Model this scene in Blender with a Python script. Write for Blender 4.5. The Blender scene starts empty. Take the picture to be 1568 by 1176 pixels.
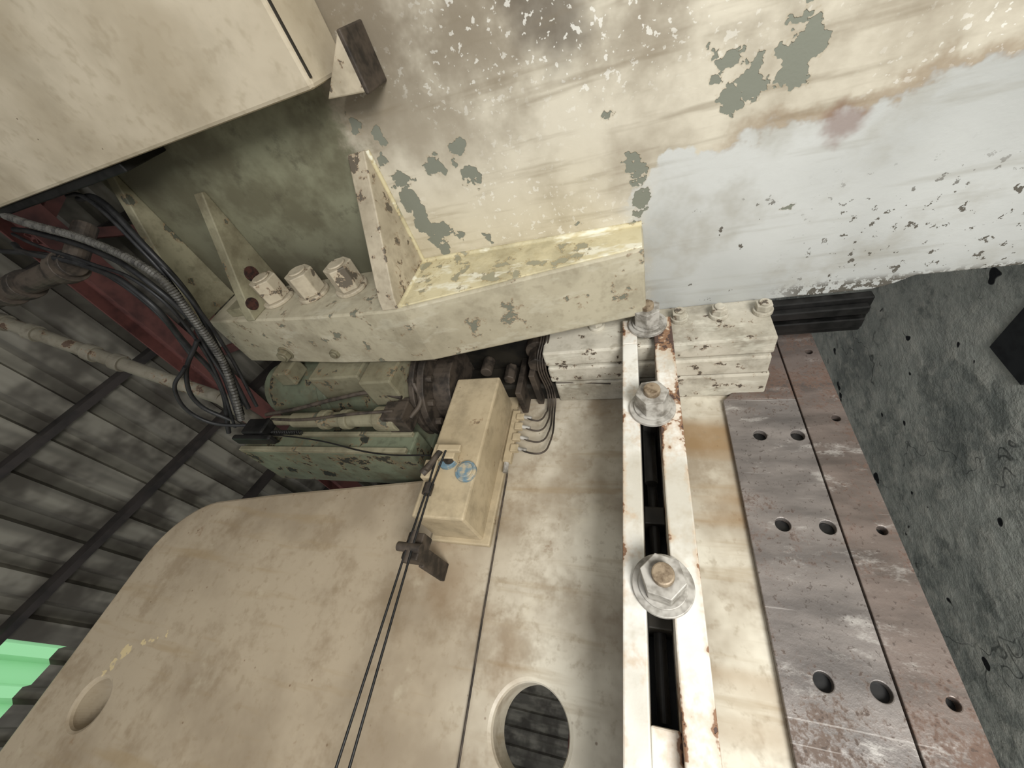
import bpy, bmesh, math, random
from mathutils import Vector, Matrix
random.seed(4)
H=1.6
sc=bpy.context.scene
def lin(c):
    return tuple((v/255/12.92 if v/255<=.04045 else ((v/255+.055)/1.055)**2.4) for v in c)+(1,)

# ---------------- node helper ----------------
class N:
    def __init__(s,name,rough=.6,metal=0.,spec=.4):
        s.m=bpy.data.materials.new(name); s.m.use_nodes=True; s.t=s.m.node_tree
        s.b=s.t.nodes['Principled BSDF']; s.b.inputs['Roughness'].default_value=rough
        s.b.inputs['Metallic'].default_value=metal
        s.b.inputs['Specular IOR Level'].default_value=spec
        s.co=s.n('ShaderNodeTexCoord').outputs['Object']
    def n(s,t): return s.t.nodes.new(t)
    def put(s,sock,v):
        if isinstance(v,bpy.types.NodeSocket): s.t.links.new(v,sock)
        else: sock.default_value=v
    def math(s,op,a,b=0.,clamp=False):
        q=s.n('ShaderNodeMath'); q.operation=op; q.use_clamp=clamp; s.put(q.inputs[0],a); s.put(q.inputs[1],b); return q.outputs[0]
    def vm(s,op,a,b):
        q=s.n('ShaderNodeVectorMath'); q.operation=op; s.put(q.inputs[0],a); s.put(q.inputs[1],b)
        return q.outputs['Value'] if op in('DISTANCE','LENGTH') else q.outputs[0]
    def noise(s,scale,detail=4,rough=.6,vec=None,dist=0.,col=False,stretch=None,off=(0,0,0)):
        v=vec if vec is not None else s.co
        if stretch: v=s.vm('MULTIPLY',v,stretch)
        if off!=(0,0,0): v=s.vm('ADD',v,off)
        q=s.n('ShaderNodeTexNoise'); s.put(q.inputs['Vector'],v)
        q.inputs['Scale'].default_value=scale; q.inputs['Detail'].default_value=detail
        q.inputs['Roughness'].default_value=rough; q.inputs['Distortion'].default_value=dist
        return q.outputs['Color'] if col else q.outputs['Fac']
    def vor(s,scale,feat='F1',vec=None):
        q=s.n('ShaderNodeTexVoronoi'); q.feature=feat; q.inputs['Scale'].default_value=scale
        s.put(q.inputs['Vector'],vec if vec is not None else s.co); return q.outputs['Distance']
    def step(s,v,lo,hi,a=0.,b=1.):
        q=s.n('ShaderNodeMapRange'); q.interpolation_type='SMOOTHSTEP'; s.put(q.inputs[0],v)
        q.inputs[1].default_value=lo;q.inputs[2].default_value=hi;q.inputs[3].default_value=a;q.inputs[4].default_value=b
        return q.outputs[0]
    def mix(s,f,a,b,mode='MIX'):
        q=s.n('ShaderNodeMix'); q.data_type='RGBA'; q.blend_type=mode
        s.put(q.inputs[0],f); s.put(q.inputs[6],a); s.put(q.inputs[7],b); return q.outputs[2]
    def sep(s,v=None):
        q=s.n('ShaderNodeSeparateXYZ'); s.put(q.inputs[0],v if v is not None else s.co); return q.outputs
    def blobs(s,L,amp=.05,sc=18,comp=None):
        nz=s.noise(sc,3,.65,col=True)
        v=s.vm('ADD',s.co,s.vm('MULTIPLY',s.vm('SUBTRACT',nz,(.5,.5,.5)),(amp*2,)*3))
        d=None
        for c in L:
            e=s.math('SUBTRACT',s.vm('DISTANCE',v,tuple(c[:3])),c[3])
            d=e if d is None else s.math('MINIMUM',d,e)
        return d
    def fin(s,col,bump=None,bs=.3,bd=.004,rough=None,metal=None):
        s.put(s.b.inputs['Base Color'],col)
        if bump is not None:
            q=s.n('ShaderNodeBump'); q.inputs['Strength'].default_value=bs; q.inputs['Distance'].default_value=bd
            s.put(q.inputs['Height'],bump); s.t.links.new(q.outputs[0],s.b.inputs['Normal'])
        if rough is not None: s.put(s.b.inputs['Roughness'],rough)
        if metal is not None: s.put(s.b.inputs['Metallic'],metal)
        return s.m

def paint(name,base,dark,chip=(110,105,90),chipth=.70,chipsc=9,edge=(120,90,60),rough=.55,dirt=.6,grime=0.,white=0.):
    p=N(name,rough)
    a=p.noise(3.2,4,.6); b=p.noise(38,2,.6); c=p.noise(chipsc,5,.68,off=(3,7,1))
    col=p.mix(p.step(a,.38,.66,0,dirt),lin(base),lin(dark))
    col=p.mix(p.step(b,.50,.72,0,.4),col,lin(dark))
    if grime: col=p.mix(p.step(p.noise(7,5,.7,off=(6,1,3)),.42,.72,0,grime),col,lin((84,76,58)))
    if white: col=p.mix(p.step(p.noise(16,4,.7,stretch=(1,1,.4),off=(6,8,3)),.54,.64,0,white),col,lin((226,224,208)))
    col=p.mix(p.step(c,chipth-.035,chipth,0,.5),col,lin(edge))
    m=p.step(c,chipth,chipth+.01)
    col=p.mix(m,col,lin(chip))
    dots=p.step(p.vor(30),.035,.06,1,0); gate=p.step(p.noise(5,1,.5,off=(9,2,4)),.50,.58)
    col=p.mix(p.math('MULTIPLY',dots,gate),col,lin((80,65,50)))
    h=p.math('SUBTRACT',p.math('MULTIPLY',b,.35),m)
    return p.fin(col,h,.5,.003)

def mat_column():
    p=N('aged_cream_paint_primer_painted_shade',.6,0,.3)
    X,Y,Z=p.sep()
    n1=p.noise(4.5,5,.62); n2=p.noise(2.1,2,.5,off=(5,1,2)); n3=p.noise(45,3,.65); n4=p.noise(14,4,.7,off=(2,2,9))
    col=p.mix(p.step(n1,.35,.68),lin((196,189,172)),lin((158,149,132)))
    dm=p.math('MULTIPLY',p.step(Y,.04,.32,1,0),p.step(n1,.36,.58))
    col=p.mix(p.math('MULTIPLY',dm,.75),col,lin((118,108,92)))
    dk=p.step(p.blobs([(.95,.08,.13,.045),(.95,.13,.11,.02),(.95,.03,.16,.04),(.95,.02,.06,.04)],.05,9),-.01,.06,1,0)
    col=p.mix(p.math('MULTIPLY',dk,.75),col,lin((84,76,66)))
    fl=p.math('MULTIPLY',p.step(p.noise(75,2,.6),.61,.65),p.step(Z,.62,.55))
    fl=p.math('MULTIPLY',fl,p.step(n2,.40,.58))
    col=p.mix(p.math('MULTIPLY',fl,.7),col,lin((220,218,210)))
    stv=p.noise(9,3,.6,stretch=(1,3.2,.35),off=(3,1,8))
    col=p.mix(p.step(stv,.52,.72,0,.5),col,lin((120,108,88)))
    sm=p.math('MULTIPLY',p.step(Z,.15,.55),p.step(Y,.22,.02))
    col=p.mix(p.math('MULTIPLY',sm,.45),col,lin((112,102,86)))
    wz=p.math('MULTIPLY',p.step(Y,.25,.5),p.step(Z,.0,.15))
    col=p.mix(p.math('MULTIPLY',wz,.3),col,lin((190,176,140)))
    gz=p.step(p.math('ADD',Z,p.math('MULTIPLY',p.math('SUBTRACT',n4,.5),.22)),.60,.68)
    gc=p.mix(p.step(n1,.38,.60),lin((128,128,106)),lin((98,95,76)))  # green primer tones, dimmed to paint in the shade by the panel
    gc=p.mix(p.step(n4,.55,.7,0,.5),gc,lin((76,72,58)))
    gc=p.mix(p.step(Y,.25,.50,0,.65),gc,lin((64,60,48)))  # painted shade deepens toward the flange
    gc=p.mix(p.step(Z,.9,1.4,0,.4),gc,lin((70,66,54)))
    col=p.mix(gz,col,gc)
    yy=p.math('ADD',Y,p.math('MULTIPLY',p.math('SUBTRACT',n1,.5),.26))
    yy=p.math('ADD',yy,p.math('MULTIPLY',p.math('SUBTRACT',n4,.5),.05))
    yy=p.math('ADD',yy,p.step(Z,-.35,-.65,0,.04))
    yy=p.math('SUBTRACT',yy,p.step(Z,-.12,.10,0,.12))
    zz=p.math('ADD',Z,p.math('MULTIPLY',p.math('SUBTRACT',n4,.5),.16))
    wm=p.math('MULTIPLY',p.step(yy,.366,.376),p.step(zz,-.05,.07,1,0))
    wc=p.mix(p.step(n2,.35,.7),lin((186,187,183)),lin((158,159,155)))
    wc=p.mix(p.step(p.noise(6,4,.65,off=(4,8,8)),.47,.72,0,.6),wc,lin((150,146,134)))
    wc=p.mix(p.step(stv,.54,.74,0,.35),wc,lin((140,136,124)))
    col=p.mix(wm,col,wc)
    band=p.math('MULTIPLY',p.step(yy,.335,.368),p.step(yy,.368,.385,1,0))
    band=p.math('MULTIPLY',band,p.step(zz,-.25,-.1,1,0))
    col=p.mix(p.math('MULTIPLY',band,.5),col,lin((128,106,80)))
    rb=p.step(p.blobs([(.95,.395,-.385,.012),(.95,.385,-.37,.01)],.03,20),0,.03,1,0)
    col=p.mix(p.math('MULTIPLY',rb,.6),col,lin((112,80,68)))
    L=[(.25,-.29,.030),(.285,-.285,.028),(.225,-.30,.020),(.20,-.275,.014),(.27,-.21,.022),(.25,-.17,.018),(.30,-.19,.022),(.29,-.225,.02),(.27,-.155,.012),(.22,-.15,.01),(.27,.05,.010),
       (.255,.385,.018),(.28,.47,.024),(.33,.380,.022),(.29,.40,.008),(.34,.56,.024),(.38,.555,.028),(.42,.555,.028),(.45,.52,.026),(.475,.47,.016),(.50,.53,.022),(.47,.55,.02),
       (.30,.57,.020),(.20,.57,.018),(.16,.62,.018),(.25,.59,.014),(.385,0,.018),(.42,-.003,.014),(.46,-.01,.018),(.49,-.015,.012),(.55,-.32,.012),(.50,.15,.010),(.49,.4,.014),(.52,-.01,.012)]
    d=p.blobs([(.95,a,b,c) for a,b,c in L],.045,20)
    d=p.math('ADD',d,p.math('MULTIPLY',p.math('SUBTRACT',n3,.5),.03))
    pm=p.step(d,0,.0015,1,0)
    col=p.mix(p.step(d,.0,.006,.35,0),col,lin((150,135,108)))
    col=p.mix(pm,col,lin((118,120,108)))
    ch=p.math('MULTIPLY',p.step(p.noise(38,4,.7,off=(1,5,5)),.62,.63),p.math('MULTIPLY',p.step(Y,.44,.60),p.step(Z,-.30,-.46)))
    e2=p.math('MULTIPLY',p.step(p.noise(55,3,.7,off=(8,5,5)),.49,.50),p.math('MULTIPLY',p.step(Y,.76,.79),p.step(Z,-.30,-.42)))
    cm=p.math('MAXIMUM',ch,e2)
    cb_=p.math('MULTIPLY',p.step(p.noise(20,4,.7,off=(4,5,5)),.65,.66),p.math('MULTIPLY',p.step(Y,.48,.55),p.step(Z,-.05,-.15)))
    cm=p.math('MAXIMUM',cm,cb_)
    col=p.mix(cm,col,lin((92,88,80)))
    h=p.math('SUBTRACT',p.math('MULTIPLY',n3,.35),pm)
    return p.fin(col,h,.55,.004)

def mat_frame():
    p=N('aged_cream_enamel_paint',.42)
    X,Y,Z=p.sep()
    a=p.noise(2.6,5,.62); b=p.noise(40,3,.6); s1=p.noise(5,4,.6,stretch=(4,1,.4))
    c=p.noise(8,5,.7,off=(4,4,4)); e=p.noise(5.0,5,.74,off=(1,2,7))
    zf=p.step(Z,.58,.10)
    col=p.mix(zf,lin((168,154,132)),lin((212,206,189)))  # base coat darkens away from the rails, painting in the light's falloff
    col=p.mix(p.step(a,.38,.64,0,.8),col,lin((138,124,104)))
    col=p.mix(p.step(e,.49,.66,0,.5),col,lin((124,106,82)))
    col=p.mix(p.step(s1,.54,.72,0,.5),col,lin((146,126,94)))
    col=p.mix(p.step(p.noise(4,5,.7,off=(8,8,1)),.58,.74,0,.45),col,lin((205,196,172)))
    sp=p.math('MULTIPLY',p.step(Z,-.06,-.09),p.step(p.noise(3.5,2,.5,stretch=(2.2,1,.2),off=(1,1,6)),.49,.62))
    col=p.mix(p.math('MULTIPLY',sp,.72),col,lin((138,108,68)))
    col=p.mix(p.step(b,.54,.72,0,.4),col,lin((136,120,96)))
    bl=p.blobs([(.20,1.03,.50,.02),(.16,1.03,.52,.02),(.26,1.03,.60,.03),(.12,1.03,.42,.01),(.05,1.03,.33,.02)],.09,7)
    col=p.mix(p.step(bl,-.01,.07,.4,0),col,lin((124,98,68)))
    m=p.step(c,.715,.725); col=p.mix(p.step(c,.65,.72,0,.6),col,lin((126,100,74))); col=p.mix(m,col,lin((100,84,66)))
    dots=p.math('MULTIPLY',p.step(p.vor(22),.035,.08,1,0),p.step(p.noise(3,1,.5,off=(9,2,4)),.42,.54))
    col=p.mix(p.math('MULTIPLY',dots,.7),col,lin((106,80,58)))
    d=p.blobs([(-.12,1.03,1.52,.02),(-.08,1.03,1.46,.015),(-.05,1.03,1.40,.01),(-.15,1.03,1.55,.015)],.06,16)
    pt=p.math('MULTIPLY',p.step(d,0,.002,1,0),p.step(b,.42,.5))
    col=p.mix(pt,col,lin((196,178,138)))
    h=p.math('SUBTRACT',p.math('ADD',p.math('MULTIPLY',b,.3),p.math('MULTIPLY',p.noise(9,1,.5),.8)),m)
    return p.fin(col,h,.45,.004)

def mat_steel(name,rust=.5,base=(112,104,100),rc=(118,76,52)):
    p=N(name,.45,.3,.5)
    X,Y,Z=p.sep()
    a=p.noise(3.2,5,.7); g=p.noise(4,4,.7,stretch=(2.4,1,.7)); f=p.noise(120,2,.7); sm=p.noise(16,5,.75,off=(3,3,3))
    col=p.mix(p.step(g,.32,.7),lin(base),lin(tuple(int(v*.70) for v in base)))
    wh=p.step(p.noise(7,6,.78,stretch=(2,1,.9),off=(2,9,1)),.54,.70,0,.6)
    col=p.mix(wh,col,lin((188,184,178)))
    k=p.math('ADD',a,p.math('MULTIPLY',p.math('SUBTRACT',sm,.5),.7))
    k=p.math('ADD',k,p.step(X,.25,-.15,0,.10))
    rm=p.step(p.math('ADD',k,p.math('MULTIPLY',p.math('SUBTRACT',f,.5),.6)),.66-rust*.25,.80-rust*.2)
    col=p.mix(p.math('MULTIPLY',rm,.75),col,p.mix(sm,lin(rc),lin(tuple(int(v*.6) for v in rc))))
    col=p.mix(p.step(f,.60,.7,0,.6),col,lin((64,55,50)))
    sc_=p.step(p.noise(4,2,.6,stretch=(25,1,.6),off=(1,2,8)),.66,.70,0,.3)
    col=p.mix(sc_,col,lin((200,195,190)))
    return p.fin(col,f,.3,.002,rough=p.step(rm,0,1,.42,.8),metal=p.step(rm,0,1,.3,.05))

def mat_rail():
    p=N('chipped_white_paint_over_rust',.5)
    a=p.noise(6,5,.72,off=(3,3,3)); b=p.noise(50,3,.65); c=p.noise(4,3,.6)
    X,Y,Z=p.sep()
    col=p.mix(p.step(c,.4,.66),lin((224,222,214)),lin((188,183,170)))
    col=p.mix(p.step(p.noise(12,4,.7,off=(5,5,1)),.5,.7,0,.45),col,lin((164,152,130)))
    k=p.math('ADD',a,p.step(Z,.02,-.06,0,.065))
    k=p.math('ADD',k,p.math('MULTIPLY',p.math('SUBTRACT',b,.5),.25))
    e=p.math('MAXIMUM',p.step(p.math('ABSOLUTE',p.math('ADD',Z,.0765)),.0,.014,1,0),p.step(p.math('ABSOLUTE',p.math('SUBTRACT',Z,.0535)),.0,.012,1,0))
    e=p.math('MAXIMUM',e,p.step(p.math('ABSOLUTE',p.math('ADD',Z,.029)),.0,.010,1,0))
    k=p.math('ADD',k,p.math('MULTIPLY',e,.09))
    col=p.mix(p.step(k,.52,.64,0,.5),col,lin((184,156,124)))
    col=p.mix(p.step(k,.635,.67),col,lin((132,100,76)))
    m=p.step(k,.70,.71); col=p.mix(m,col,lin((80,62,54)))
    return p.fin(col,p.math('SUBTRACT',p.math('MULTIPLY',b,.4),m),.6,.003)

def mat_floor():
    p=N('stained_concrete',.85,0,.25)
    a=p.noise(1.4,5,.65); b=p.noise(9,5,.7); f=p.noise(60,2,.7)
    wv=p.vm('ADD',p.co,p.vm('MULTIPLY',p.noise(2.2,3,.7,col=True),(.9,.9,0)))
    cr=p.step(p.vor(1.3,'DISTANCE_TO_EDGE',wv),.003,.010,1,0); cr=p.math('MULTIPLY',cr,p.step(a,.48,.56))
    col=p.mix(p.step(a,.36,.66),lin((204,206,196)),lin((146,150,144)))
    col=p.mix(p.step(b,.42,.70,0,.7),col,lin((222,220,208)))
    col=p.mix(p.step(p.noise(3.5,5,.75,off=(3,3,0)),.50,.64,0,.65),col,lin((112,118,114)))
    col=p.mix(p.step(f,.6,.75,0,.5),col,lin((96,98,94)))
    pit=p.step(p.noise(5.5,2,.55,off=(7,7,0)),.685,.700)
    col=p.mix(p.math('MULTIPLY',cr,.7),col,lin((60,63,62))); col=p.mix(pit,col,lin((32,34,36)))
    h=p.math('SUBTRACT',b,p.math('MULTIPLY',pit,2.))
    return p.fin(col,h,.8,.02)

def simple(name,c,c2=None,rough=.5,metal=0.,sc=20,bs=.2):
    p=N(name,rough,metal); a=p.noise(sc,3,.65)
    return p.fin(p.mix(p.step(a,.4,.66),lin(c),lin(c2 or tuple(int(v*.7) for v in c))),a,bs,.002)

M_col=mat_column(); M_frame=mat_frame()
M_plate=mat_steel('worn_steel_rust_haze',.50,(134,127,122),(114,92,78)); M_plate2=mat_steel('rusty_steel_strip',.80,(122,110,103),(118,90,74))
M_rail=mat_rail(); M_floor=mat_floor()
M_panel=paint('old_cream_paint',(186,175,154),(150,137,114),chipth=.74,chipsc=7,rough=.5,grime=.15)
M_bar=paint('cream_paint_peeling',(174,166,144),(140,131,110),chip=(112,112,98),chipth=.63,chipsc=12,grime=.35,white=.12)
M_face=paint('yellowed_peeling_paint',(200,190,156),(172,158,120),chip=(146,142,120),chipth=.58,chipsc=12,grime=.4,white=.7,edge=(146,124,84))
M_barg=paint('green_cream_paint_dirty',(136,131,108),(92,87,69),chip=(80,80,68),chipth=.62,chipsc=10,grime=.75)
M_rib=paint('cream_paint_chipped_rib',(178,167,146),(136,125,105),chip=(92,84,72),chipth=.59,chipsc=18,grime=.4)
M_block=paint('cream_paint_clamp_block',(196,190,175),(150,142,124),chip=(84,76,66),chipth=.62,chipsc=24,grime=.55,white=.3)
M_box=paint('yellowed_cream_paint',(180,164,135),(146,131,104),chip=(112,98,78),chipth=.66,chipsc=14,grime=.4)
M_green=paint('green_machine_paint',(106,112,92),(62,63,51),chip=(42,44,37),chipth=.58,chipsc=10,grime=.85)
M_zinc=simple('zinc_plated_steel',(178,174,166),(120,115,106),.5,.15,28,.4)
M_stud=simple('rusty_stud_end',(150,134,112),(98,82,64),.5,.2,50)
M_black=simple('black_oily_steel',(30,29,28),(14,14,13),.45,.2)
M_rub=simple('black_rubber_hose',(34,34,34),(18,18,19),.5,0)
M_cond=simple('grey_plastic_conduit',(78,76,71),(44,42,39),.55,0,40)
M_dark=simple('dark_recess_shade',(46,42,35),(20,19,17),.55,.1,9)  # near-black tone for recesses, carries the shade of the inner gap
M_brown=simple('dark_brown_steel',(76,67,58),(42,37,32),.6,.2)
M_pipe=paint('corroded_pipe',(120,115,101),(82,75,64),chip=(76,60,48),chipth=.60,chipsc=14,grime=.9)
M_maroon=simple('maroon_primer_steel',(112,70,64),(78,50,47),.6,0,5)
M_purl=simple('dark_purlin_steel',(56,50,47),(38,35,33),.6,0,5)
M_blue=simple('blue_paint_residue',(100,124,136),(172,158,130),.5,0,40)
M_rust=simple('deep_rust_hole',(64,36,27),(30,18,14),.9,0,60,.8)
M_mat=simple('dark_floor_plate',(44,46,47),(30,32,33),.7,0,12)

# ---------------- mesh helpers (local frame: camera height = 0) ----------------
press=bpy.data.objects.new('power_press',None); press.location=(0,0,H); sc.collection.objects.link(press)
def link(me,name,mat,parent,bev=0.,smooth=False):
    ob=bpy.data.objects.new(name,me); sc.collection.objects.link(ob)
    if mat: me.materials.append(mat)
    if parent is not None: ob.parent=parent
    else: ob.location=(0,0,H)
    if bev:
        b=ob.modifiers.new('bev','BEVEL'); b.width=bev; b.segments=2; b.limit_method='ANGLE'; b.angle_limit=math.radians(40)
    if smooth:
        for f in me.polygons: f.use_smooth=True
    return ob
def boxbm(bm,x0,x1,y0,y1,z0,z1):
    v=[bm.verts.new((x,y,z)) for x in(x0,x1) for y in(y0,y1) for z in(z0,z1)]
    for q in((0,1,3,2),(4,6,7,5),(0,4,5,1),(2,3,7,6),(0,2,6,4),(1,5,7,3)): bm.faces.new([v[i] for i in q])
def fromparts(fn,name,mat,parent=press,bev=0.,smooth=False):
    bm=bmesh.new(); fn(bm); bmesh.ops.recalc_face_normals(bm,faces=bm.faces[:])
    me=bpy.data.meshes.new(name); bm.to_mesh(me); bm.free()
    return link(me,name,mat,parent,bev,smooth)
def box(name,d,mat,parent=press,bev=.003): return fromparts(lambda bm:boxbm(bm,*d),name,mat,parent,bev)
def boxes(name,L,mat,parent=press,bev=.003):
    return fromparts(lambda bm:[boxbm(bm,*d) for d in L],name,mat,parent,bev)
def prismbm(bm,pts,ax,lo,hi):
    def mk(a,b,c): return {'X':(c,a,b),'Y':(a,c,b),'Z':(a,b,c)}[ax]
    A=[bm.verts.new(mk(a,b,lo)) for a,b in pts]; B=[bm.verts.new(mk(a,b,hi)) for a,b in pts]
    n=len(pts); bm.faces.new(A); bm.faces.new(B[::-1])
    for i in range(n): bm.faces.new((A[i],A[(i+1)%n],B[(i+1)%n],B[i]))
def prism(name,pts,ax,lo,hi,mat,parent=press,bev=.003): return fromparts(lambda bm:prismbm(bm,pts,ax,lo,hi),name,mat,parent,bev)
def cylbm(bm,p0,p1,r,seg=24,r2=None,rot=0.):
    p0=Vector(p0);p1=Vector(p1);d=p1-p0;q=d.to_track_quat('Z','Y'); r2=r if r2 is None else r2
    A=[];B=[]
    for i in range(seg):
        a=2*math.pi*i/seg+rot; v=Vector((math.cos(a),math.sin(a),0))
        A.append(bm.verts.new(p0+q@(v*r)));B.append(bm.verts.new(p1+q@(v*r2)))
    bm.faces.new(A[::-1]);bm.faces.new(B)
    for i in range(seg): bm.faces.new((A[i],A[(i+1)%seg],B[(i+1)%seg],B[i]))
def cyls(name,L,mat,parent=press,bev=0.,seg=24):
    return fromparts(lambda bm:[cylbm(bm,*c) if len(c)>3 else cylbm(bm,*c,seg) for c in L],name,mat,parent,bev)
def cut(ob,cutters):
    bm=bmesh.new(); [cylbm(bm,*c) for c in cutters]
    bmesh.ops.recalc_face_normals(bm,faces=bm.faces[:])
    me=bpy.data.meshes.new('c'); bm.to_mesh(me); bm.free(); co=bpy.data.objects.new('c',me); sc.collection.objects.link(co)
    co.location=(0,0,H)
    mods=[(m.width) for m in ob.modifiers]; ob.modifiers.clear()
    b=ob.modifiers.new('b','BOOLEAN'); b.object=co; b.operation='DIFFERENCE'; b.solver='EXACT'
    bpy.context.view_layer.update()
    dg=bpy.context.evaluated_depsgraph_get()
    new=bpy.data.meshes.new_from_object(ob.evaluated_get(dg)); ob.modifiers.clear()
    ob.data=new
    bpy.data.objects.remove(co)
    if mods:
        v=ob.modifiers.new('bev','BEVEL'); v.width=mods[0]; v.segments=2; v.limit_method='ANGLE'; v.angle_limit=math.radians(50)
def tube(name,paths,mat,parent=None,res=6):
    cu=bpy.data.curves.new(name,'CURVE'); cu.dimensions='3D'; cu.bevel_depth=1.; cu.bevel_resolution=res; cu.resolution_u=10; cu.use_fill_caps=True
    for pts,r,kind in paths:
        if kind=='P':
            s=cu.splines.new('POLY'); s.points.add(len(pts)-1)
            for i,p in enumerate(pts): s.points[i].co=(*p,1); s.points[i].radius=r
        else:
            s=cu.splines.new('BEZIER'); s.bezier_points.add(len(pts)-1)
            for i,p in enumerate(pts):
                b=s.bezier_points[i]; b.co=p; b.radius=r; b.handle_left_type=b.handle_right_type='AUTO'
    ob=bpy.data.objects.new('tmp',cu); sc.collection.objects.link(ob)
    bpy.context.view_layer.update()
    me=bpy.data.meshes.new_from_object(ob.evaluated_get(bpy.context.evaluated_depsgraph_get())); bpy.data.objects.remove(ob)
    me.materials.clear()
    return link(me,name,mat,parent,0,True)
def arc(cx,cy,r,a0,a1,n=14):
    return [(cx+r*math.cos(math.radians(a0+(a1-a0)*i/n)),cy+r*math.sin(math.radians(a0+(a1-a0)*i/n))) for i in range(n+1)]

# ---------------- press: column plate S ----------------
XS=.95
pts=[(-1.4,-H),(-1.4,1.52),(.50,1.50),(.812,1.40),(.812,-.56),(.80,-.60),(.782,-.635),(.785,-.9),(.79,-H)]
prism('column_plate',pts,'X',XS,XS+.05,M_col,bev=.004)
prism('flange_bar',[(XS,-.012),(.843,-.012),(.728,.60),(.727,.66),(.745,.95),(.795,1.42),(XS,1.42)],'Y',.53,.73,M_bar,bev=.006)
prism('flange_face_paint',[(XS-.002,-.008),(.850,-.008),(.740,.60),(.740,.612),(XS-.002,.612)],'Y',.5265,.532,M_face,bev=.001)
def rib(n,z,t,y0,xl,yl=.53,mat=M_rib):
    prism(n,[(XS,y0),(XS,yl),(xl,yl),(xl+.01,yl-.03),(XS-.012,y0-.004)],'Z',z,z+t,mat,bev=.003)
rib('rib_1',.615,.05,.215,.730); rib('rib_2',1.17,.035,.20,.765,mat=M_barg); rib('rib_3',1.42,.035,.10,.765,mat=M_barg)
cyls('rust_hole',[((.875,.43,1.166),(.875,.43,1.172),.024),((.80,.49,1.166),(.80,.49,1.172),.02)],M_rust)
tube('weld_bead',[([(XS-.002,.526,.61),(XS-.002,.526,.3),(XS-.002,.526,-.01)],.008,'P'),([(XS-.002,.215,.613),(XS-.002,.53,.613)],.006,'P'),([(.735,.528,.612),(XS,.528,.612)],.007,'P')],M_face,press)
def hexbolt(bm,p,d,r,h):
    d=Vector(d); p=Vector(p); cylbm(bm,p,p+d*.012,r*1.15,24); cylbm(bm,p+d*.012,p+d*(h),r,6); cylbm(bm,p+d*h,p+d*(h+.006),r*.62,20)
fromparts(lambda bm:[hexbolt(bm,(.865,.53,z),(0,-1,0),.045,.085) for z in(.835,.985,1.135)],'flange_bolts',M_rib,press,.003)
fromparts(lambda bm:[hexbolt(bm,(.775,.68,1.18),(-1,0,0),.024,.03),hexbolt(bm,(.76,.68,.95),(-1,0,0),.018,.025)],'flange_edge_bolts',M_barg,press,.002)
boxes('flange_pad',[(.80,XS,.50,.53,1.24,1.30)],M_barg)
box('side_panel',(.80,XS,-1.3,.066,.56,2.7),M_panel,bev=.008)
box('panel_edge_gap_shade',(.815,.95,.066,.088,1.18,2.7),M_black)  # black strip standing in for the shaded gap beneath the panel edge
box('panel_seam',(.806,.811,-1.25,.05,.5575,.561),M_dark,bev=0)
prism('panel_gusset',[(.008,.497),(.093,.585),(.102,.497)],'X',.86,.95,M_rib)
prism('panel_gusset_web',[(.006,.487),(.006,.4965),(.106,.4965),(.106,.487)],'X',.856,.95,M_brown)
# ---------------- side frame ----------------
fp=[(-2.2,-.49),(.95,-.49),(.95,.60),(.50,.60),(.478,.72),(.40,1.30)]+arc(.12,1.50,.245,14,88,12)+[(-.386,1.757),(-1.0,1.76),(-2.2,1.76)]
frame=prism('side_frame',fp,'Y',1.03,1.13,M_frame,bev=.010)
cut(frame,[((-.062,.9,.255),(-.062,1.3,.255),.081,64),((-.242,.9,1.53),(-.242,1.3,1.53),.056,48)])
box('frame_foot',(-2.1,-.9,1.0,1.5,-H,-.49),M_frame)
# rails
zl=(.0146,.0535); zr=(-.0765,-.029)
boxes('guide_rail',[(-1.6,.787,.78,.96,*zl),(.787,.885,.78,.804,*zl),(-1.6,.787,.78,.96,*zr),(.787,.885,.78,.804,*zr),
                    (-.055,-.005,.81,.96,-.029,.0146)],M_rail,bev=.003)
box('rail_slot_back',(-1.6,.787,.96,1.03,-.074,.05),M_black,bev=0)
cyls('slot_rods',[((x,.80,-.008),(x,.96,-.008),.017) for x in(.185,.565)]+[((.0,.90,-.006),(.74,.90,-.006),.011),((.42,.87,-.004),(.62,.87,-.004),.014)],M_black)
boxes('slot_keys',[(.33,.37,.88,.96,-.029,.0146),(.13,.16,.86,.96,-.029,.0146)],M_dark)
bx=(.185,.565,.855)
def nutset(bm):
    for i,x in enumerate(bx):
        cylbm(bm,(x,.78,-.014),(x,.770,-.014),.051,48)
        cylbm(bm,(x,.770,-.014),(x,.764,-.014),.0405,40)
        cylbm(bm,(x,.764,-.014),(x,.716,-.014),.0365,6,None,.3+i*.35)
fromparts(nutset,'rail_nuts',M_zinc,press,.0015)
cyls('rail_stud_ends',[((x,.74,-.014),(x,.702,-.014),.018) for x in bx],M_stud,bev=.003)
boxes('clamp_block',[(.795,.95,.804,.862,-.322,.29),(.787,.95,.866,.93,-.318,.285),(.787,.95,.935,1.03,-.325,.275)],M_block,bev=.006)
fromparts(lambda bm:[hexbolt(bm,(.895,.804,z),(0,-1,0),.021,.03) for z in(.13,-.10,-.20,-.305)],'clamp_block_bolts',M_block,press,.002)
box('lower_gib',(.925,.95,.815,.93,-.56,-.325),M_black)
boxes('lower_gib_strip',[(.905,.925,.83,.855,-.55,-.325),(.905,.925,.87,.90,-.55,-.325)],M_black)
pl=box('wear_plate',(-1.4,.76,1.013,1.03,-.392,-.214),M_plate,bev=.002)
hx=(.11,.40,.64,-.25)
cut(pl,[((x,.98,z),(x,1.1,z),.0155,28) for x in hx for z in(-.285,-.370)])
pl2=box('wear_plate_strip',(-1.4,1.03,1.010,1.03,-.49,-.395),M_plate2,bev=.002)
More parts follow.
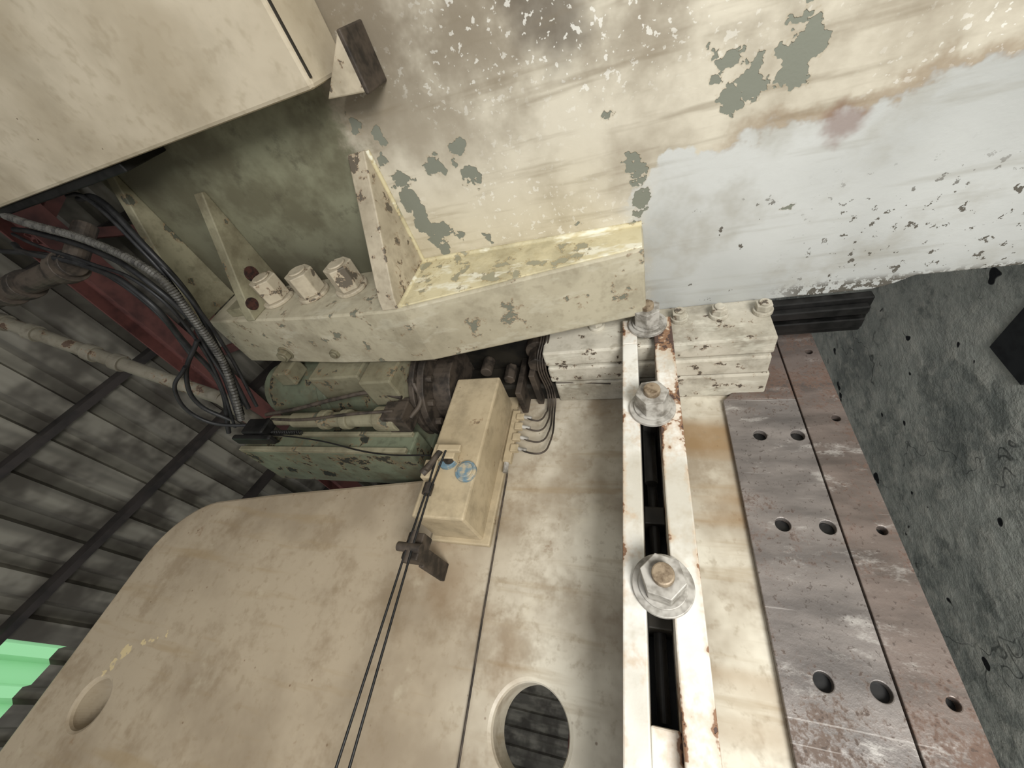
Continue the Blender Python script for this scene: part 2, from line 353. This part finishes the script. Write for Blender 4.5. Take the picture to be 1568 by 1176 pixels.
cut(pl2,[((x,.98,-.465),(x,1.1,-.465),.0095,24) for x in(.11,.40,.69,.93,-.25)])
prism('wear_plate_top',[(.76,-.214),(.76,-.393),(1.03,-.393),(1.03,-.36),(.85,-.30)],'Y',1.014,1.03,M_plate2)
cyls('plate_hole_bottoms',[((x,1.0295,z),(x,1.031,z),.016) for x in hx for z in(-.285,-.370)]+[((x,1.0295,-.465),(x,1.031,-.465),.0098) for x in(.11,.40,.69,.93,-.25)],M_black)
boxes('balance_housing',[(.301,.77,.868,1.03,.44,.592)],M_box,bev=.006)
boxes('housing_base_strip',[(.288,.80,1.012,1.03,.418,.60)],M_box,bev=.004)
cyls('housing_blue_cap',[((.43,.868,.465),(.43,.856,.465),.030),((.43,.856,.465),(.43,.850,.465),.022),((.465,.868,.53),(.465,.852,.53),.030)],M_blue,bev=.002)
boxes('housing_bracket',[(.455,.50,.835,.868,.50,.57),(.40,.455,.845,.868,.55,.59),(.47,.49,.82,.835,.48,.55)],M_box,bev=.003)
cyls('bracket_fittings',[((.48,.83,.54),(.41,.82,.56),.008),((.44,.845,.565),(.41,.845,.585),.012),((.385,.85,.555),(.355,.85,.555),.013),((.46,.868,.52),(.46,.84,.52),.016)],M_brown)
boxes('rope_bracket',[(.19,.235,.90,1.03,.53,.545),(.195,.26,.86,.905,.53,.575)],M_brown)
cyls('rope_roller',[((.22,.85,.52),(.22,.85,.585),.011),((.26,.85,.55),(.185,.85,.55),.008)],M_brown)
# lubrication
mn=[(.56,.585),(.60,.625),(.64,.665),(.68,.70)]
boxes('lube_manifold',[(.53,.72,.985,1.006,.395,.42)]+[(a,b,.975,.99,.375,.40) for a,b in mn],M_box,bev=.002)
L=[]
for i,(a,b) in enumerate(mn):
    x=(a+b)/2; zz=.285+.008*i
    L.append(([(x,.98,.375),(x-.012,.985,.34),(x-.008,.99,zz+.015),(x+.03,1.0,zz),(.74,1.01,zz),(.775,1.0,zz),(.80,.84,zz+.004),(.86,.80,zz-.01),(.94,.81,zz)],.0028,'B'))
L.append(([(.785,.93,.27),(.79,.94,.2),(.78,.94,.1)],.002,'B'))
L.append(([(.55,1.0,.41),(.50,1.022,.41),(.12,1.022,.40),(-.14,1.022,.39),(-1.2,1.022,.36)],.0024,'P'))
tube('lube_lines',L,M_brown,press)
cyls('lube_fittings',[(((a+b)/2,.982,.378),((a+b)/2-.004,.984,.350),.006) for a,b in mn]+[((.50,1.0,.41),(.54,.995,.41),.008)],M_zinc)
# ---------------- crank / cylinder housing behind the flange ----------------
cyls('drive_cylinder',[((.82,.93,.72),(.82,.93,1.38),.135,48),((.82,.93,1.38),(.82,.93,1.44),.11,48),((.82,.93,1.10),(.82,.93,1.14),.145,48)],M_green,bev=.006)
cyls('drive_flange',[((.80,.94,.665),(.80,.94,.69),.175,48),((.80,.94,.70),(.80,.94,.72),.175,48),((.80,.94,.60),(.80,.94,.665),.12,40)]+
     [((.80+.15*math.cos(a),.94+.15*math.sin(a),.645),(.80+.15*math.cos(a),.94+.15*math.sin(a),.735),.013,6) for a in [i*math.pi/6 for i in range(12)]],M_brown,bev=.003)
boxes('cylinder_lugs',[(.66,.80,.74,.86,.74,.86),(.70,.80,.75,.86,.89,1.10),(.72,.80,.735,.80,1.2,1.27)],M_barg,bev=.006)
boxes('carrier_plate',[(.50,.585,.90,1.12,.69,1.42),(.585,.70,1.0,1.12,.69,1.40)],M_green,bev=.006)
boxes('carrier_edge',[(.498,.515,.885,.90,.70,1.41),(.56,.575,.885,.90,.70,1.41)],M_barg,bev=.002)
cyls('hydraulic_ram',[((.60,.85,.80),(.60,.85,1.18),.026),((.60,.85,.74),(.60,.85,.82),.040),((.60,.85,.93),(.60,.85,.96),.034),((.60,.85,1.02),(.60,.85,1.05),.034),((.60,.85,1.18),(.60,.85,1.28),.018)],M_barg,bev=.004)
boxes('ram_valve',[(.57,.64,.81,.89,.70,.78),(.64,.67,.83,.87,.72,.76)],M_brown,bev=.004)
tube('hydraulic_lines',[([(.66,.82,.74),(.67,.80,.84),(.65,.80,.98),(.63,.82,1.15),(.62,.84,1.32)],.007,'B'),([(.60,.81,.74),(.585,.80,.88),(.58,.82,1.10),(.60,.84,1.30)],.005,'B'),([(.70,.80,.70),(.66,.84,.68),(.60,.85,.70)],.008,'B')],M_brown,press)
boxes('gap_shade_block',[(.90,1.35,.82,1.30,.20,1.35),(.80,.90,.96,1.12,.20,.62)],M_dark,bev=.01)  # dark blocks put in for the deep shade between housing and clamp block
cyls('inner_bolts',[((.86,.86,.32),(.80,.86,.32),.03,6),((.90,.86,.32),(.86,.86,.32),.045),((.84,.90,.42),(.78,.90,.42),.02,6),((.86,.88,.50),(.80,.88,.50),.02)],M_brown,bev=.003)
boxes('inner_bracket',[(.74,.90,.92,1.03,.38,.40),(.775,.90,.88,1.03,.33,.35)],M_brown)
tube('link_cable',[([(.55,.86,1.30),(.53,.87,1.05),(.49,.88,.80),(.47,.85,.57)],.0025,'B')],M_black,press)
tube('return_spring',[([(.555+.008*math.cos(i*1.3),.86+.008*math.sin(i*1.3),1.27-.0016*i) for i in range(90)],.002,'P')],M_black,press,3)
boxes('limit_switch',[(.53,.59,.82,.86,1.26,1.36),(.51,.53,.83,.87,1.22,1.40)],M_black,bev=.006)
# ---------------- hoses, pipes, ropes ----------------
hp=[]
A=[(.84,.10,1.80),(.79,.13,1.64),(.76,.203,1.44),(.70,.30,1.24),(.68,.444,1.25),(.66,.616,1.31),(.58,.80,1.37)]
B=[(.88,.10,1.55),(.82,.11,1.40),(.74,.217,1.27),(.70,.364,1.25),(.67,.536,1.30),(.60,.76,1.34)]
for i in range(4):
    hp.append(([(x-.010*i+.02*random.random(),y+.014*i+.02*random.random(),z+.03*i+.03*random.random()) for x,y,z in A],.005+.003*(i%2),'B'))
for i in range(3):
    hp.append(([(x+.02*random.random(),y+.014*i,z-.020*i+.03*random.random()) for x,y,z in B],.0055+.0025*(i%2),'B'))
hp.append(([(.60,.55,1.36),(.56,.62,1.46),(.54,.74,1.48),(.56,.82,1.38),(.60,.84,1.28)],.006,'B'))
hp.append(([(.66,.50,1.30),(.60,.60,1.42),(.57,.70,1.46),(.57,.80,1.42)],.007,'B'))
hp.append(([(.86,.12,2.2),(.80,.16,1.95),(.77,.20,1.70),(.75,.24,1.55),(.70,.40,1.40),(.66,.56,1.40)],.0075,'B'))
hoses=tube('hose_bundle',hp,M_rub,press)
def conduit():
    P=[Vector((x-.02,y-.012,z-.03)) for x,y,z in A]; out=[]
    for i in range(len(P)-1):
        p0=P[max(i-1,0)];p1=P[i];p2=P[i+1];p3=P[min(i+2,len(P)-1)]
        for k in range(40):
            t=k/40
            out.append(.5*((2*p1)+(-p0+p2)*t+(2*p0-5*p1+4*p2-p3)*t*t+(-p0+3*p1-3*p2+p3)*t**3))
    return out
C=conduit()
def cb(bm):
    prev=None
    for i,p in enumerate(C):
        d=(C[min(i+1,len(C)-1)]-C[max(i-1,0)]); q=d.to_track_quat('Z','Y'); r=.0115 if i%2 else .009
        ring=[bm.verts.new(p+q@Vector((r*math.cos(a*math.pi/6),r*math.sin(a*math.pi/6),0))) for a in range(12)]
        if prev:
            for a in range(12): bm.faces.new((prev[a],prev[(a+1)%12],ring[(a+1)%12],ring[a]))
        prev=ring
fromparts(cb,'flexible_conduit',M_cond,press)
def pipefn(bm):
    a=Vector((.83,.14,2.9)); b=Vector((.70,.83,1.62)); cylbm(bm,a,b,.026,24)
    for t in(.36,.45,.62,.7): 
        p=a.lerp(b,t); e=(b-a).normalized()*.02; cylbm(bm,p-e,p+e,.034,24)
    cylbm(bm,b,Vector((.62,1.0,1.40)),.026,24)
fromparts(pipefn,'air_pipe',M_pipe,press,.002)
def pipe2(bm):
    a=Vector((.78,.31,2.5)); b=Vector((.76,.24,1.62)); cylbm(bm,a,b,.035,24)
    for t in(.45,.6,.95):
        p=a.lerp(b,t); e=(b-a).normalized()*.025; cylbm(bm,p-e,p+e,.048,24)
    cylbm(bm,b,b+Vector((.12,-.06,-.0)),.03,20)
fromparts(pipe2,'steel_pipe_elbow',M_brown,press,.002)
tube('wire_rope',[([(.48,.825,.545),(.38,.845,.555),(.22,.845,.557),(-.17,.86,.562),(-1.6,.88,.58)],.0028,'P'),([(.47,.82,.52),(.36,.845,.545),(.22,.845,.542),(-.16,.86,.535),(-1.6,.88,.53)],.0028,'P')],M_black,press)

# ---------------- building ----------------
box('floor',(-7,9,-7,11,-H-.1,-H),M_floor,None,0)
box('floor_cover_plate',(1.45,1.69,1.5,1.88,-H,-H+.012),M_mat,None,.002)
def rz(x): return 4.2-.3*x
def roofmesh(x0,x1,y0,y1,name,mat,dz=0.,pitch=.25):
    def fn(bm):
        prof=[]; x=x0
        while x<x1-1e-6:
            for dx,h in((0,0),(.13,0),(.155,.065),(.225,.065)):
                if x+dx<x1: prof.append((x+dx,h))
            x+=pitch
        prof.append((x1,0)); prev=None
        for px,h in prof:
            r=[bm.verts.new((px,y,rz(px)+h+dz)) for y in(y0,y1)]
            if prev: bm.faces.new((prev[0],r[0],r[1],prev[1]))
            prev=r
    return fromparts(fn,name,mat,None)
p=N('weathered_corrugated_sheet',.42,.25,.5); a=p.noise(3,3,.6); b=p.noise(2,2,.6,stretch=(4,.3,1))
M_roof=p.fin(p.mix(p.step(a,.4,.65),p.mix(p.step(b,.4,.6),lin((158,153,140)),lin((118,114,104))),lin((90,85,77))))
roofmesh(-.35,9,-7,11,'ceiling',M_roof); roofmesh(-7,-1.6,-7,11,'ceiling.001',M_roof); roofmesh(-1.6,-.35,-7,1.2,'ceiling.002',M_roof)
roofmesh(-1.6,-.35,2.47,11,'ceiling.003',M_roof)
p=N('green_fibreglass_skylight',.5); tr=p.n('ShaderNodeBsdfTranslucent'); tr.inputs[0].default_value=lin((175,245,180))
p.t.links.new(tr.outputs[0],p.t.nodes['Material Output'].inputs[0]); M_sky=p.m
roofmesh(-1.6,-.35,1.2,2.47,'window_1',M_sky)
def wallfn(bm):
    prev=None; x=-7.
    while x<9:
        for dx,h in((0,0),(.12,0),(.15,.04),(.22,.04)):
            r=[bm.verts.new((x+dx,9.0-h,-H)),bm.verts.new((x+dx,9.0-h,rz(x+dx)))]
            if prev: bm.faces.new((prev[0],r[0],r[1],prev[1]))
            prev=r
        x+=.25
fromparts(wallfn,'wall_back',M_roof,None)
boxes('trim_1',[(-7,9,8.86,8.95,z,z+.1) for z in(-.6,.4,1.4)],M_maroon,None,0)
prl=[-5.0+i*.78 for i in range(17)]
def purl(bm):
    for y in prl:
        v=[]
        for x in(-7,9):
            for dy,dz in((-.025,-.0),(.025,-.0),(.025,-.10),(-.025,-.10)): v.append(bm.verts.new((x,y+dy,rz(x)+dz)))
        for q in((0,1,5,4),(1,2,6,5),(2,3,7,6),(3,0,4,7),(0,3,2,1),(4,5,6,7)): bm.faces.new([v[k] for k in q])
fromparts(purl,'roof_purlins',M_purl,None)
def beam(bm,a,b,w=.12,h=.2):
    a=Vector(a);b=Vector(b);d=(b-a).normalized();s=d.cross(Vector((0,0,1)));s=s.normalized() if s.length>1e-3 else Vector((1,0,0));u=s.cross(d)
    for o,ww,hh in((u*(h/2),w,.015),(u*(-h/2),w,.015),(Vector((0,0,0)),.012,h)):
        v=[bm.verts.new(p+o+s*(i*ww/2)+u*(j*hh/2)) for p in(a,b) for i,j in((-1,-1),(1,-1),(1,1),(-1,1))]
        for q in((0,1,2,3),(4,7,6,5),(0,4,5,1),(1,5,6,2),(2,6,7,3),(3,7,4,0)): bm.faces.new([v[k] for k in q])
def truss(bm):
    beam(bm,(1.85,-6.8,3.35),(1.28,8.8,3.35),.16,.22)
    beam(bm,(2.75,-6.8,3.2),(2.38,8.8,3.2),.14,.2)
    for i in range(14):
        y=-6+i*1.05
        beam(bm,(1.75-.034*(y+6),y,3.33),(2.7,y+.55,3.2),.06,.06); beam(bm,(2.7,y+.55,3.2),(1.72-.034*(y+6),y+1.05,3.33),.06,.06)
    for y in(-6.7,8.7):
        for x in(1.5,2.6): beam(bm,(x,y,-H),(x,y,3.3),.2,.2)
fromparts(truss,'roof_truss',M_maroon,None)
def posts(bm):
    for x in(-6.8,8.8):
        for y in(-6.5,2,8.7): boxbm(bm,x-.1,x+.1,y-.1,y+.1,-H,rz(x)-.02)
fromparts(posts,'building_post',M_maroon,None)

# ---------------- camera ----------------
cam=bpy.data.cameras.new('camera'); co=bpy.data.objects.new('camera',cam); sc.collection.objects.link(co)
X=Vector((0.1755,-0.7715,0.6116)); Y=Vector((0.2784,0.6348,0.7208)); Z=Vector((-0.9443,0.0438,0.3262))
right=Vector((X[0],Y[0],Z[0])); fwd=Vector((X[2],Y[2],Z[2]))
fwd.normalize(); right=(right-fwd*right.dot(fwd)).normalized(); up=right.cross(fwd)
mt=Matrix((right,up,-fwd)).transposed().to_4x4(); mt.translation=(0,0,H); co.matrix_world=mt
cam.sensor_width=36; cam.lens=589/1568*36; cam.clip_start=.01; sc.camera=co

# ---------------- light ----------------
w=bpy.data.worlds.new('sky'); sc.world=w; w.use_nodes=True; t=w.node_tree; bg=t.nodes['Background']
bg.inputs[0].default_value=lin((232,234,237)); bg.inputs[1].default_value=.92
def area(name,loc,tgt,sx,sy,e,c):
    l=bpy.data.lights.new(name,'AREA'); l.shape='RECTANGLE'; l.size=sx; l.size_y=sy; l.energy=e; l.color=c
    o=bpy.data.objects.new(name,l); sc.collection.objects.link(o); o.location=loc
    o.rotation_euler=(Vector(tgt)-Vector(loc)).to_track_quat('-Z','Y').to_euler()
area('added_fill_light',(-1.0,-1.1,.6),(.4,.9,1.5),.9,.9,92,(1,.99,.965))  # unseen area lamp added close by to brighten the rails and frame
sc.view_settings.view_transform='Standard'
